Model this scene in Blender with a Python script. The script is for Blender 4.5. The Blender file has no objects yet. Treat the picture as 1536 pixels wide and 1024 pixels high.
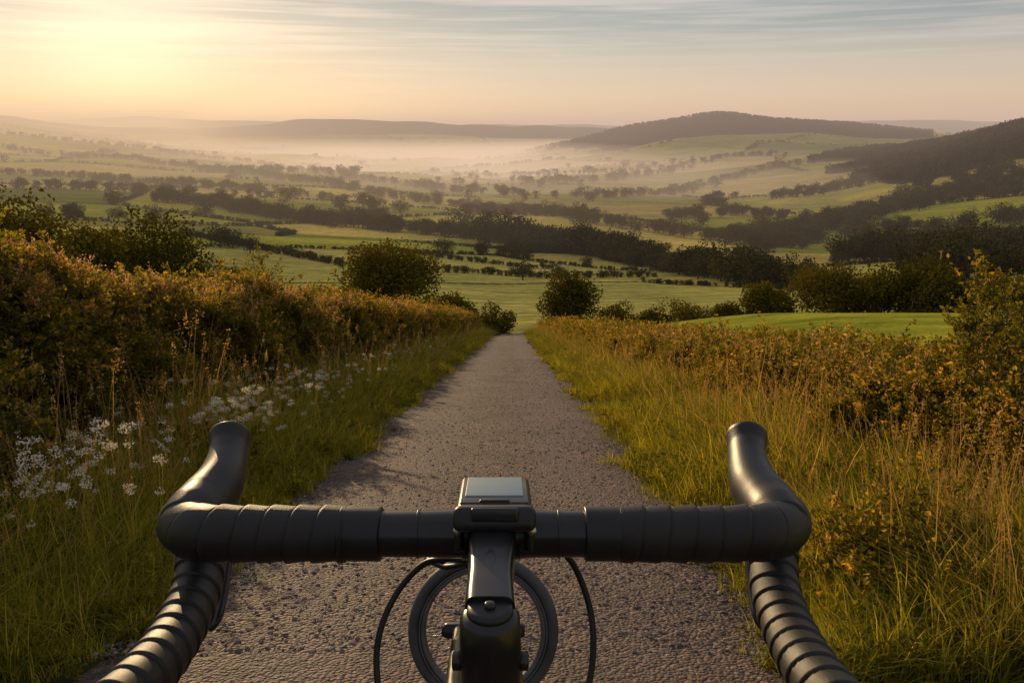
import bpy, math, random
import numpy as np
from mathutils import Vector, Matrix
import bmesh
rng = np.random.default_rng(11)
random.seed(5)
scene = bpy.context.scene
R = math.radians

# ------------------------------------------------------------------ camera
FPX = 1195.0
TH = R(14.9)
AL = R(13.3)                       # lane gradient
TA = math.tan(AL)
CAMZ = 1.35/math.cos(AL)
cam_d = bpy.data.cameras.new("camera"); cam = bpy.data.objects.new("camera", cam_d)
scene.collection.objects.link(cam)
cam_d.sensor_width = 36; cam_d.lens = FPX/1536*36
cam_d.clip_start = 0.02; cam_d.clip_end = 60000
cam.location = (0, 0, CAMZ); cam.rotation_euler = (math.pi/2-TH, 0, 0)
scene.camera = cam
fw = np.array([0, math.cos(TH), -math.sin(TH)]); up = np.array([0, math.sin(TH), math.cos(TH)])
def C(px, py, d):
    return np.array([0, 0, CAMZ]) + fw*d + np.array([1, 0, 0])*((px-768)/FPX*d) + up*((512-py)/FPX*d)
def bearing(px, py):
    u = (px-768)/FPX; v = (512-py)/FPX
    f = math.cos(TH)+v*math.sin(TH); z = -math.sin(TH)+v*math.cos(TH)
    return math.atan2(u, f), z/math.hypot(u, f)

# ------------------------------------------------------------------ helpers
def link(o, parent=None):
    scene.collection.objects.link(o)
    if parent: o.parent = parent
    return o
def empty(name, parent=None):
    return link(bpy.data.objects.new(name, None), parent)
def mesh_np(name, V, Q, mats=(), midx=None, lv=None, smooth=False):
    V = np.asarray(V, dtype=np.float32); Q = np.asarray(Q, dtype=np.int32)
    me = bpy.data.meshes.new(name)
    me.vertices.add(len(V)); me.vertices.foreach_set("co", V.ravel())
    k = Q.shape[1]
    me.loops.add(Q.size); me.loops.foreach_set("vertex_index", Q.ravel())
    me.polygons.add(len(Q))
    me.polygons.foreach_set("loop_start", np.arange(0, Q.size, k, dtype=np.int32))
    me.polygons.foreach_set("loop_total", np.full(len(Q), k, dtype=np.int32))
    for m in mats: me.materials.append(m)
    if midx is not None: me.polygons.foreach_set("material_index", np.asarray(midx, dtype=np.int32))
    me.update(calc_edges=True)
    me.polygons.foreach_set("use_smooth", np.full(len(Q), smooth, dtype=bool))
    if lv is not None:
        a = me.attributes.new("lv", 'FLOAT', 'FACE'); a.data.foreach_set("value", np.asarray(lv, dtype=np.float32))
    return me
def catmull(P, n):
    P = np.asarray(P, float); N = len(P)
    t = np.linspace(0, N-1-1e-6, n); i = t.astype(int); f = (t-i)[:, None]
    g = lambda k: P[np.clip(k, 0, N-1)]
    p0, p1, p2, p3 = g(i-1), g(i), g(i+1), g(i+2)
    return .5*((2*p1)+(-p0+p2)*f+(2*p0-5*p1+4*p2-p3)*f*f+(-p0+3*p1-3*p2+p3)*f**3)
def sweep(path, rad, seg=16, rfn=None, flat=(1, 1), cap=True, upv=(0, 0, 1)):
    path = np.asarray(path, float); n = len(path)
    rad = np.broadcast_to(np.asarray(rad, float), (n,))
    T = np.gradient(path, axis=0); T /= np.linalg.norm(T, axis=1)[:, None]+1e-12
    u0 = np.array(upv, float); u0 = u0-T[0]*u0.dot(T[0])
    if np.linalg.norm(u0) < 1e-3: u0 = np.array([1., 0, 0])-T[0]*T[0][0]
    u0 /= np.linalg.norm(u0)
    s = np.concatenate([[0], np.cumsum(np.linalg.norm(np.diff(path, axis=0), axis=1))])
    V = []; ph = np.linspace(0, 2*math.pi, seg, endpoint=False)
    for k in range(n):
        u0 = u0-T[k]*u0.dot(T[k]); u0 /= np.linalg.norm(u0); w = np.cross(T[k], u0)
        r = rad[k] + (rfn(s[k], ph) if rfn else 0)
        r = np.broadcast_to(r, (seg,))
        V.append(path[k]+np.outer(np.cos(ph)*r*flat[0], u0)+np.outer(np.sin(ph)*r*flat[1], w))
    V = np.concatenate(V); Q = []
    a = np.arange(n-1)[:, None]*seg; j = np.arange(seg)[None, :]; j2 = (j+1) % seg
    Q = np.stack([a+j, a+j2, a+seg+j2, a+seg+j], -1).reshape(-1, 4)
    if cap:
        V = np.vstack([V, path[:1], path[-1:]]); c0 = len(V)-2
        jj = np.arange(seg); k2 = (jj+1) % seg; b = (n-1)*seg
        Q = np.vstack([Q, np.stack([k2, jj, np.full(seg, c0), np.full(seg, c0)], -1)[:, :4],
                       np.stack([b+jj, b+k2, np.full(seg, c0+1), np.full(seg, c0+1)], -1)])
    return V, Q
def tube_obj(name, path, rad, mat, parent, **kw):
    V, Q = sweep(path, rad, **kw)
    faces = [tuple(q) if q[2] != q[3] else tuple(q[:3]) for q in Q.tolist()]
    me = bpy.data.meshes.new(name); me.from_pydata(V.tolist(), [], faces); me.materials.append(mat)
    me.polygons.foreach_set("use_smooth", [True]*len(me.polygons)); me.update()
    return link(bpy.data.objects.new(name, me), parent)

# ------------------------------------------------------------------ node helpers
def newmat(name):
    m = bpy.data.materials.new(name); m.use_nodes = True
    nt = m.node_tree; nt.nodes.clear()
    return m, nt, nt.nodes, nt.links
def N(nt, t, **kw):
    n = nt.nodes.new(t)
    for k, v in kw.items(): setattr(n, k, v)
    return n
def mathn(nt, op, a, b=None, c=None, clamp=False):
    n = nt.nodes.new('ShaderNodeMath'); n.operation = op; n.use_clamp = clamp
    for i, x in enumerate((a, b, c)):
        if x is None: continue
        if isinstance(x, (int, float)): n.inputs[i].default_value = x
        else: nt.links.new(x, n.inputs[i])
    return n.outputs[0]
def mixc(nt, f, a, b, mode='MIX'):
    n = nt.nodes.new('ShaderNodeMix'); n.data_type = 'RGBA'; n.blend_type = mode
    for i, x in ((0, f), (6, a), (7, b)):
        if isinstance(x, (int, float)): n.inputs[i].default_value = x
        elif isinstance(x, tuple): n.inputs[i].default_value = (*x, 1)
        else: nt.links.new(x, n.inputs[i])
    return n.outputs[2]
def maprange(nt, v, a, b, c=0., d=1.):
    n = nt.nodes.new('ShaderNodeMapRange'); nt.links.new(v, n.inputs[0])
    for i, x in enumerate((a, b, c, d)): n.inputs[i+1].default_value = x
    return n.outputs[0]
def noise(nt, vec, scale, detail=4, rough=.55):
    n = nt.nodes.new('ShaderNodeTexNoise'); n.inputs['Scale'].default_value = scale
    n.inputs['Detail'].default_value = detail; n.inputs['Roughness'].default_value = rough
    if vec is not None: nt.links.new(vec, n.inputs['Vector'])
    return n.outputs[0]
def finish(m, nt, sh):
    o = N(nt, 'ShaderNodeOutputMaterial'); nt.links.new(sh, o.inputs[0])
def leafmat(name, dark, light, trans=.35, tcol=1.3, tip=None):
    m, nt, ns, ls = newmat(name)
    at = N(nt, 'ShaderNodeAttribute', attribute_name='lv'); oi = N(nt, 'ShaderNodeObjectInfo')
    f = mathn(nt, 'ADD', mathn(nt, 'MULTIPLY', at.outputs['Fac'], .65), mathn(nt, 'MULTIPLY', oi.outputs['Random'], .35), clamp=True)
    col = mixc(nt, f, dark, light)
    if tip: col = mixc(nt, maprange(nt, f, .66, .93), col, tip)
    p = N(nt, 'ShaderNodeBsdfDiffuse'); ls.new(col, p.inputs['Color'])
    if trans <= 0:
        finish(m, nt, p.outputs[0]); return m
    t = N(nt, 'ShaderNodeBsdfTranslucent'); tc = mixc(nt, 1., col, (1.35*tcol, 1.12*tcol, .5*tcol), 'MULTIPLY'); ls.new(tc, t.inputs['Color'])
    mx = N(nt, 'ShaderNodeMixShader'); mx.inputs[0].default_value = trans
    ls.new(p.outputs[0], mx.inputs[1]); ls.new(t.outputs[0], mx.inputs[2])
    finish(m, nt, mx.outputs[0])
    return m
def solid(name, col, rough=.5, metal=0., bump=0., bscale=400, coat=0., spec=.5, var=0., flat=False):
    m, nt, ns, ls = newmat(name)
    p = N(nt, 'ShaderNodeBsdfPrincipled'); p.inputs['Base Color'].default_value = (*col, 1)
    p.inputs['Roughness'].default_value = rough; p.inputs['Metallic'].default_value = metal
    p.inputs['Coat Weight'].default_value = coat; p.inputs['Specular IOR Level'].default_value = spec
    tc = N(nt, 'ShaderNodeTexCoord')
    if bump:
        nz = noise(nt, tc.outputs['Object'], bscale, 3)
        b = N(nt, 'ShaderNodeBump'); b.inputs['Strength'].default_value = bump; b.inputs['Distance'].default_value = .001
        ls.new(nz, b.inputs['Height']); ls.new(b.outputs[0], p.inputs['Normal'])
    if var:
        n2 = noise(nt, tc.outputs['Object'], 35, 4)
        ls.new(mixc(nt, maprange(nt, n2, .35, .7), col, tuple(min(1, c*(1+var)+.004*var) for c in col)), p.inputs['Base Color'])
        ls.new(maprange(nt, n2, .3, .7, rough*.85, min(1, rough*1.2)), p.inputs['Roughness'])
    finish(m, nt, p.outputs[0])
    return m

# ------------------------------------------------------------------ terrain height
SURV = [  # distance : (bearing px, level py)
 (75,  [(-600,492),(0,497),(768,500),(1536,492),(2100,488)]),
 (92,  [(-600,500),(0,500),(768,508),(1000,500),(1250,490),(1536,488),(2100,488)]),
 (125, [(-600,480),(0,484),(500,488),(768,494),(1000,492),(1536,490),(2100,485)]),
 (170, [(-600,445),(0,450),(500,455),(768,464),(1000,462),(1250,460),(1536,455),(2100,445)]),
 (250, [(-600,405),(0,405),(250,410),(500,412),(768,425),(1000,432),(1250,430),(1536,425),(2100,415)]),
 (400, [(-600,350),(0,352),(250,358),(500,368),(768,384),(1000,395),(1250,398),(1536,390),(2100,375)]),
 (600, [(-600,315),(0,318),(250,322),(500,332),(768,347),(1000,358),(1250,362),(1536,350),(2100,335)]),
 (900, [(-600,288),(0,290),(250,296),(500,302),(768,315),(1000,322),(1250,322),(1536,290),(2100,270)]),
 (1400,[(-600,258),(0,262),(250,268),(500,276),(768,287),(1000,287),(1250,280),(1400,250),(1536,212),(2100,190)]),
 (1900,[(-600,240),(0,241),(250,250),(500,262),(768,270),(1000,266),(1250,252),(1400,225),(1536,182),(2100,170)]),
 (2800,[(-600,215),(0,216),(250,235),(500,250),(768,255),(1000,243),(1250,226),(1400,215),(1536,205),(2100,200)]),
 (3800,[(-600,195),(0,198),(250,222),(500,240),(700,243),(850,228),(1000,200),(1080,192),(1250,200),(1400,208),(1536,205),(2100,205)]),
 (4600,[(-600,190),(0,192),(250,220),(500,238),(700,240),(800,226),(880,208),(960,189),(1030,177),(1080,167),(1130,172),(1200,182),(1300,189),(1400,199),(1536,206),(2100,205)]),
 (5600,[(-600,185),(0,186),(250,215),(500,225),(768,225),(1000,215),(1536,210),(2100,210)]),
 (7200,[(-600,170),(-100,166),(0,168),(60,178),(140,190),(300,192),(400,184),(450,175),(540,180),(640,181),(768,186),(900,194),(1000,200),(1536,205),(2100,200)]),
 (9500,[(-600,200),(768,203),(2100,203)]),
 (13000,[(-600,180),(0,180),(120,178),(215,174),(290,179),(380,180),(500,186),(768,187),(860,185),(930,190),(1100,192),(1220,183),(1330,178),(1420,180),(1536,183),(2100,180)]),
 (20000,[(-600,205),(768,205),(2100,205)]),
]
AZ = np.linspace(R(-50), R(50), 500)
rows = []; LD = []
for d, pts in SURV:
    be = [bearing(px, py) for px, py in pts]
    e = np.interp(AZ, [b[0] for b in be], [b[1] for b in be])
    k = np.exp(-np.linspace(-2, 2, 21)**2); k /= k.sum()
    e = np.convolve(np.pad(e, 10, mode='edge'), k, 'valid')
    rows.append(CAMZ + d*e); LD.append(math.log(d))
rows = np.array(rows); LD = np.array(LD)
LF = np.linspace(LD[0], LD[-1], 700)
ii = np.clip(np.searchsorted(LD, LF, side='right')-1, 0, len(LD)-2)
ff = ((LF-LD[ii])/(LD[ii+1]-LD[ii]))
ZG = rows[ii]*(1-ff)[:, None]+rows[ii+1]*ff[:, None]
k = np.exp(-np.linspace(-2, 2, 17)**2); k /= k.sum()
ZG = np.apply_along_axis(lambda c: np.convolve(np.pad(c, 8, mode='edge'), k, 'valid'), 0, ZG)
def sst(x, a, b):
    t = np.clip((x-a)/(b-a), 0, 1); return t*t*(3-2*t)
def zt(x, y):
    x = np.asarray(x, float); y = np.asarray(y, float)
    r = np.hypot(x, y); az = np.arctan2(x, y)
    plane = -TA*np.maximum(y, -25)+1.9*sst(x, 6, 22)*sst(y, 14, 62)
    lr = np.log(np.maximum(r, 1)); a = np.clip((lr-LF[0])/(LF[-1]-LF[0])*(len(LF)-1), 0, len(LF)-1.001)
    b = np.clip((az-AZ[0])/(AZ[-1]-AZ[0])*(len(AZ)-1), 0, len(AZ)-1.001)
    i = a.astype(int); j = b.astype(int); fa = a-i; fb = b-j
    z = (ZG[i, j]*(1-fb)+ZG[i, j+1]*fb)*(1-fa)+(ZG[i+1, j]*(1-fb)+ZG[i+1, j+1]*fb)*fa
    amp = np.clip((r-130)/400, 0, 1)
    n = (np.sin(x/61+1.3)*np.sin(y/83+.4)*1.7+np.sin((x+y)/140+2)*np.sin((x-1.4*y)/190)*4.6
         + np.clip((r-1000)/2500, 0, 1)*(np.sin(x/310+.7*np.sin(y/420))*np.sin(y/370+1)*12+np.sin((x-y)/150)*np.sin((x+.6*y)/210+2)*5))
    z = z+amp*n
    w = sst(np.abs(az), R(60), R(110)); z = z*(1-w)+w*14
    m = sst(r, 68, 95)
    return plane*(1-m)+z*m
def ground_at(px, py, rmin=80, rmax=15000):
    az, te = bearing(px, py)
    r = np.exp(np.linspace(math.log(rmin), math.log(rmax), 3000))
    x = r*math.sin(az); y = r*math.cos(az); z = zt(x, y); ray = CAMZ+r*te
    hit = np.nonzero(z >= ray)[0]
    k = hit[0] if len(hit) else len(r)-1
    return x[k], y[k], z[k], r[k]
def at_range(px, d, py=470):
    az, _ = bearing(px, py); x = d*math.sin(az); y = d*math.cos(az)
    return x, y, float(zt(x, y))

def h2(i, j, s):
    v = np.sin(i*127.1+j*311.7+s*74.7)*43758.5453
    return v-np.floor(v)
def cells(x, y, size, seed):
    ca, sa = math.cos(.42), math.sin(.42)
    wx = x+size*.14*np.sin(y/size*1.7+seed); wy = y+size*.14*np.sin(x/size*1.9)
    u = (wx*ca+wy*sa)/(size*1.6); v = (-wx*sa+wy*ca)/size
    iu = np.floor(u); iv = np.floor(v)
    d1 = np.full(u.shape, 1e9); d2 = d1.copy(); id1 = np.zeros(u.shape); id2 = np.zeros(u.shape)
    for a in (-1, 0, 1):
        for b in (-1, 0, 1):
            ci = iu+a; cj = iv+b
            du = (ci+.2+.6*h2(ci, cj, seed)-u)*1.6; dv = ci*0+(cj+.2+.6*h2(ci, cj, seed+9)-v)
            d = np.hypot(du, dv); idd = h2(ci, cj, seed+21)
            c = d < d1
            nd2 = np.where(c, d1, np.minimum(d2, d)); id2 = np.where(c, id1, np.where(d < d2, idd, id2)); d2 = nd2
            d1 = np.where(c, d, d1); id1 = np.where(c, idd, id1)
    return id1, (d2-d1)*size*.5, np.abs(id1-id2)
def fieldinfo(x, y):
    r = np.hypot(x, y)
    A = cells(x, y, 120, 3); B = cells(x, y, 230, 5); D = cells(x, y, 460, 8)
    s1 = r < 480; s2 = r < 1300
    return tuple(np.where(s1, a, np.where(s2, b, c)) for a, b, c in zip(A, B, D))
PAL = np.array([(.27,.27,.035),(.36,.33,.05),(.50,.38,.11),(.29,.25,.06),(.43,.37,.10),(.18,.21,.03),(.47,.37,.09),(.33,.31,.06)])
def woodness(x, y):
    az = np.degrees(np.arctan2(x, y)); r = np.hypot(x, y)
    nz = np.sin(x/90)*np.sin(y/70+1)+.6*np.sin((x+y)/45)
    hill = (r > 1150) & (r < 2500) & (az > 23+2.2*nz+(1900-r)/400) & (az < 70)
    big = (r > 3500) & (r < 5400) & (az > 1.5+nz) & (az < 27) & (zt(x, y) > -88+16*nz)
    far = (r > 6200)
    return hill, big, far
def hkeep(dd): return h2(np.round(dd*1e4), 3, 5)

# ------------------------------------------------------------------ ground mesh
az1 = np.radians(np.concatenate([np.arange(-180, -50, 4.), np.arange(-50, 50, .18), np.arange(50, 180.1, 4.)]))
rr = np.concatenate([[0.01], np.exp(np.linspace(math.log(1), math.log(100), 160)), np.exp(np.linspace(math.log(100.8), math.log(3000), 520)), np.exp(np.linspace(math.log(3030), math.log(20000), 160))])
A2, R2 = np.meshgrid(az1, rr); X = R2*np.sin(A2); Y = R2*np.cos(A2); Z = zt(X, Y)
nA = len(az1); nR = len(rr)
V = np.stack([X, Y, Z], -1).reshape(-1, 3)
i = np.arange(nR-1)[:, None]*nA; j = np.arange(nA-1)[None, :]
Q = np.stack([i+j, i+j+1, i+nA+j+1, i+nA+j], -1).reshape(-1, 4)[:, ::-1]
fid, fe, fd = fieldinfo(V[:, 0], V[:, 1])
col = PAL[(fid*len(PAL)).astype(int) % len(PAL)]*(.8+.4*h2(fid, 1, 2))[:, None]
r_ = np.hypot(V[:, 0], V[:, 1])
ht = np.where(r_ < 480, 1.0, np.where(r_ < 1300, 2.2, 5.5))
hl = (fe < ht) & (hkeep(fd) < .85) & (r_ > 150)
col = np.where(hl[:, None], np.array([[.045, .055, .018]]), col)
hm, bm, fm = woodness(V[:, 0], V[:, 1])
col = np.where(hm[:, None], np.array([[.035, .045, .018]]), col)
col = np.where(bm[:, None], np.array([[.03, .036, .022]]), col)
col = np.where(fm[:, None], np.array([[.06, .065, .04]]), col)
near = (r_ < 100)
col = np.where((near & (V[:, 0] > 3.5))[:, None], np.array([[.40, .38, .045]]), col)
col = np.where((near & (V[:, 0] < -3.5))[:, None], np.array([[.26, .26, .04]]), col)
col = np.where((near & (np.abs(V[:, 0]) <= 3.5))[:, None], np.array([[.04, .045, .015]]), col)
m, nt, ns, ls = newmat("ground_fields")
at = N(nt, 'ShaderNodeAttribute', attribute_name='fcol'); geo = N(nt, 'ShaderNodeNewGeometry'); pos = geo.outputs['Position']
n1 = noise(nt, pos, .012, 3, .6); n2 = noise(nt, pos, .25, 4, .65); n3 = noise(nt, pos, 3., 2, .7)
mp = N(nt, 'ShaderNodeMapping'); mp.inputs['Rotation'].default_value = (0, 0, .5); mp.inputs['Scale'].default_value = (.03, .35, .03); ls.new(pos, mp.inputs[0])
n4 = noise(nt, mp.outputs[0], 1., 2, .6)
c = mixc(nt, 1., at.outputs['Color'], mixc(nt, maprange(nt, n1, .3, .7), (.62, .72, .75), (1.3, 1.2, 1.1)), 'MULTIPLY')
c = mixc(nt, 1., c, mixc(nt, maprange(nt, n2, .3, .7), (.7, .72, .7), (1.3, 1.27, 1.2)), 'MULTIPLY')
c = mixc(nt, 1., c, mixc(nt, maprange(nt, n3, .3, .7), (.72, .72, .72), (1.28, 1.28, 1.28)), 'MULTIPLY')
c = mixc(nt, 1., c, mixc(nt, maprange(nt, n4, .35, .65), (.70, .76, .74), (1.24, 1.19, 1.1)), 'MULTIPLY')
p = N(nt, 'ShaderNodeBsdfDiffuse'); p.inputs['Roughness'].default_value = .8
ls.new(c, p.inputs['Color'])
b2 = N(nt, 'ShaderNodeBump'); b2.inputs['Strength'].default_value = .45; b2.inputs['Distance'].default_value = .8; ls.new(n2, b2.inputs['Height'])
ls.new(b2.outputs[0], p.inputs['Normal'])
finish(m, nt, p.outputs[0])
me = mesh_np("ground", V, Q, [m], smooth=True)
ca = me.attributes.new("fcol", 'FLOAT_COLOR', 'POINT')
ca.data.foreach_set("color", np.hstack([col, np.ones((len(col), 1))]).astype(np.float32).ravel())
ground = link(bpy.data.objects.new("ground", me))

# ------------------------------------------------------------------ road
m, nt, ns, ls = newmat("road_gravel")
geo = N(nt, 'ShaderNodeNewGeometry'); pos = geo.outputs['Position']; sx = N(nt, 'ShaderNodeSeparateXYZ'); ls.new(pos, sx.inputs[0])
vo = N(nt, 'ShaderNodeTexVoronoi'); vo.inputs['Scale'].default_value = 62; ls.new(pos, vo.inputs['Vector'])
nl = noise(nt, pos, 1.1, 4, .65); nf = noise(nt, pos, 11, 5, .78)
c = mixc(nt, maprange(nt, nl, .3, .7), (.034, .024, .022), (.110, .075, .062))
sep = N(nt, 'ShaderNodeSeparateColor'); ls.new(vo.outputs['Color'], sep.inputs[0])
c = mixc(nt, 1., c, mixc(nt, mathn(nt, 'POWER', sep.outputs[0], 2.4), (.30, .28, .28), (3.6, 3.0, 2.6)), 'MULTIPLY')
c = mixc(nt, 1., c, mixc(nt, maprange(nt, sep.outputs[1], .8, .95), (1., 1., 1.), (2.0, 1.8, 1.6)), 'MULTIPLY')
c = mixc(nt, maprange(nt, nf, .54, .72), c, (.17, .108, .078))
trk = mathn(nt, 'ABSOLUTE', mathn(nt, 'SUBTRACT', mathn(nt, 'ABSOLUTE', mathn(nt, 'ADD', sx.outputs[0], mathn(nt, 'ADD', .18, mathn(nt, 'MULTIPLY', mathn(nt, 'SUBTRACT', nl, .5), .5)))), .66))
tf = maprange(nt, trk, .08, .42, 1., 0.)
c = mixc(nt, mathn(nt, 'MULTIPLY', tf, .36), c, (.16, .118, .104))
edge = maprange(nt, mathn(nt, 'ABSOLUTE', mathn(nt, 'ADD', sx.outputs[0], mathn(nt, 'ADD', .18, mathn(nt, 'MULTIPLY', mathn(nt, 'SUBTRACT', nf, .5), .9)))), 1.0, 1.5)
c = mixc(nt, mathn(nt, 'MULTIPLY', edge, .75), c, (.05, .034, .022))
p = N(nt, 'ShaderNodeBsdfPrincipled'); p.inputs['Roughness'].default_value = .75; ls.new(c, p.inputs['Base Color'])
hh = mathn(nt, 'ADD', mathn(nt, 'MULTIPLY', vo.outputs['Distance'], -1.6), mathn(nt, 'MULTIPLY', nf, 3.2))
b = N(nt, 'ShaderNodeBump'); b.inputs['Strength'].default_value = 1.; b.inputs['Distance'].default_value = .022; ls.new(hh, b.inputs['Height']); ls.new(b.outputs[0], p.inputs['Normal'])
finish(m, nt, p.outputs[0])
ss = np.concatenate([np.arange(-12, 30, .25), np.arange(30, 140, .8)]); lat = np.linspace(-1, 1, 13)
V = []
for s in ss:
    y = s*math.cos(AL); bend = max(0, y-55)**2*.006-.3*math.sin(min(max(y-8, 0)/55, 1)*math.pi)
    wl = 1.52+.07*math.sin(s*1.3)+.05*math.sin(s*3.7+1); wr = 1.50+.07*math.sin(s*1.1+2)+.05*math.sin(s*3.1)
    for t in lat:
        x = -.18+bend+(t*wl if t < 0 else t*wr)
        z_ = float(zt(x, y))+.03*(1-t*t)*1.+.012+(.05 if y > 66 else 0)+(-.01 if abs(t) > .99 else 0)
        V.append((x, y, z_))
n = len(lat); i = np.arange(len(ss)-1)[:, None]*n; j = np.arange(n-1)[None, :]
Q = np.stack([i+j, i+j+1, i+n+j+1, i+n+j], -1).reshape(-1, 4)
road = link(bpy.data.objects.new("road", mesh_np("road", V, Q, [m], smooth=True)))

# ------------------------------------------------------------------ instancing
def scatter(name, pts, rot, scl, idx, sources, parent=None):
    pts = np.asarray(pts, np.float32); n = len(pts)
    me = bpy.data.meshes.new(name); me.vertices.add(n); me.vertices.foreach_set("co", pts.ravel())
    a = me.attributes.new("rot", 'FLOAT_VECTOR', 'POINT'); a.data.foreach_set("vector", np.asarray(rot, np.float32).ravel())
    scl = np.asarray(scl, np.float32)
    if scl.ndim == 1: scl = np.repeat(scl[:, None], 3, 1)
    a = me.attributes.new("scl", 'FLOAT_VECTOR', 'POINT'); a.data.foreach_set("vector", scl.ravel())
    a = me.attributes.new("idx", 'INT', 'POINT'); a.data.foreach_set("value", np.asarray(idx, np.int32))
    col = bpy.data.collections.new(name+"_kinds")
    for s in sources: col.objects.link(s)
    ng = bpy.data.node_groups.new(name, 'GeometryNodeTree')
    ng.interface.new_socket("Geometry", in_out='INPUT', socket_type='NodeSocketGeometry')
    ng.interface.new_socket("Geometry", in_out='OUTPUT', socket_type='NodeSocketGeometry')
    gi = ng.nodes.new('NodeGroupInput'); go = ng.nodes.new('NodeGroupOutput')
    ip = ng.nodes.new('GeometryNodeInstanceOnPoints'); ci = ng.nodes.new('GeometryNodeCollectionInfo')
    ci.inputs['Collection'].default_value = col; ci.inputs['Separate Children'].default_value = True; ci.inputs['Reset Children'].default_value = True
    def na(nm, dt):
        q = ng.nodes.new('GeometryNodeInputNamedAttribute'); q.data_type = dt; q.inputs['Name'].default_value = nm
        return [x for x in q.outputs if x.enabled and x.name == 'Attribute'][0]
    er = ng.nodes.new('FunctionNodeEulerToRotation')
    L = ng.links
    L.new(gi.outputs[0], ip.inputs['Points']); L.new(ci.outputs[0], ip.inputs['Instance'])
    ip.inputs['Pick Instance'].default_value = True
    L.new(na('idx', 'INT'), ip.inputs['Instance Index'])
    L.new(na('rot', 'FLOAT_VECTOR'), er.inputs[0]); L.new(er.outputs[0], ip.inputs['Rotation'])
    L.new(na('scl', 'FLOAT_VECTOR'), ip.inputs['Scale']); L.new(ip.outputs[0], go.inputs[0])
    ob = link(bpy.data.objects.new(name, me), parent)
    md = ob.modifiers.new("instances", 'NODES'); md.node_group = ng
    return ob
def src(name, me): return bpy.data.objects.new(name, me)

def leaf_quads(cen, size, nrm_bias=None, bias=0., aspect=.55, g=rng):
    n = len(cen)
    d = g.normal(size=(n, 3)); 
    if nrm_bias is not None: d = d+nrm_bias*bias
    d /= np.linalg.norm(d, axis=1)[:, None]
    q = g.normal(size=(n, 3)); s = np.cross(d, q); s /= np.linalg.norm(s, axis=1)[:, None]
    size = np.broadcast_to(size, (n,))[:, None]
    w = np.cross(d, s)*.12
    V = np.stack([cen, cen+d*size*.5+s*size*aspect*.5+w*size, cen+d*size, cen+d*size*.5-s*size*aspect*.5+w*size], 1).reshape(-1, 3)
    Q = np.arange(n*4).reshape(-1, 4)
    return V, Q

bark = solid("bark", (.045, .035, .028), .9, bump=.0, bscale=30, var=1.)
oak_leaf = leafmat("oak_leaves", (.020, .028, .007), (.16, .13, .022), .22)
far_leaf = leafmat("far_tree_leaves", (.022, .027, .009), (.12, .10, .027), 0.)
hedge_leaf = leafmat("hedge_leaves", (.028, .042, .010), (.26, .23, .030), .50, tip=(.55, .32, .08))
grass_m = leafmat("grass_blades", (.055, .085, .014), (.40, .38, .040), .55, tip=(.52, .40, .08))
dry_m = leafmat("dry_grass_stems", (.26, .17, .06), (.56, .38, .16), .45, tcol=1.)
blos_m = leafmat("pale_seed_heads", (.50, .30, .19), (.85, .58, .41), .5, tcol=1.)
white_m = leafmat("white_petals", (.6, .58, .5), (.85, .82, .75), .3, tcol=.9)

def tree_mesh(name, Hh, W, nblob, nleaf, lsize, seed, lm=oak_leaf, low=.14, limbs=9):
    g = np.random.default_rng(seed)
    VV = []; QQ = []; MI = []; LVv = []; off = 0
    def add(V, Q, mi, lv):
        nonlocal off
        VV.append(V); QQ.append(Q+off); off += len(V); MI.append(np.full(len(Q), mi)); LVv.append(np.broadcast_to(lv, (len(Q),)))
    cz = Hh*(.5+low/2); rz = Hh*(.5-low/2)
    B = []; 
    while len(B) < nblob:
        q = g.normal(size=3); q /= np.linalg.norm(q); q *= g.uniform(.2, 1)**.6
        if q[2] < -.6 and np.hypot(q[0], q[1]) < .3: continue
        rb = g.uniform(.13, .25)
        c = np.array([q[0]*W/2*(1-rb), q[1]*W/2*(1-rb), cz+q[2]*rz*(1-rb)])
        if q[2] < -.2: c[:2] *= .9
        B.append((c, rb*(W+Hh)*.5, g.uniform(0, 1)))
    P = catmull([(0, 0, -.4), (g.normal()*.02*Hh, g.normal()*.02*Hh, Hh*.2), (g.normal()*.04*Hh, g.normal()*.04*Hh, Hh*.42), (0, 0, Hh*.75)], 12)
    V, Q = sweep(P, np.linspace(.042*Hh, .008*Hh, 12), seg=7, cap=False); add(V, Q, 0, 0)
    for k in range(min(limbs, len(B))):
        c = B[k][0]; a = P[g.integers(3, 8)]
        mid = (a+c)/2+g.normal(size=3)*.03*Hh+np.array([0, 0, -.02*Hh])
        V, Q = sweep(catmull([a, mid, c], 7), np.linspace(.016*Hh, .004*Hh, 7), seg=5, cap=False); add(V, Q, 0, 0)
    tot = sum(b[1]**2 for b in B)
    for c, rb, lvb in B:
        n = max(4, int(nleaf*rb**2/tot))
        d = g.normal(size=(n, 3)); d /= np.linalg.norm(d, axis=1)[:, None]
        rad = rb*(.45+.6*g.random(n)**.6)*(1+.16*np.sin(d[:, 0]*6+lvb*9)*np.sin(d[:, 2]*7+lvb*4))
        cen = c+d*rad[:, None]*np.array([1, 1, .82])
        V, Q = leaf_quads(cen, lsize*g.uniform(.6, 1.4, n), d, .5, .75, g)
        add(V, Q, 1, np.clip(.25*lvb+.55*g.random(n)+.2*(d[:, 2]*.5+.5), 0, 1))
    return mesh_np(name, np.concatenate(VV), np.concatenate(QQ), [bark, lm], np.concatenate(MI), np.concatenate(LVv))

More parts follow.
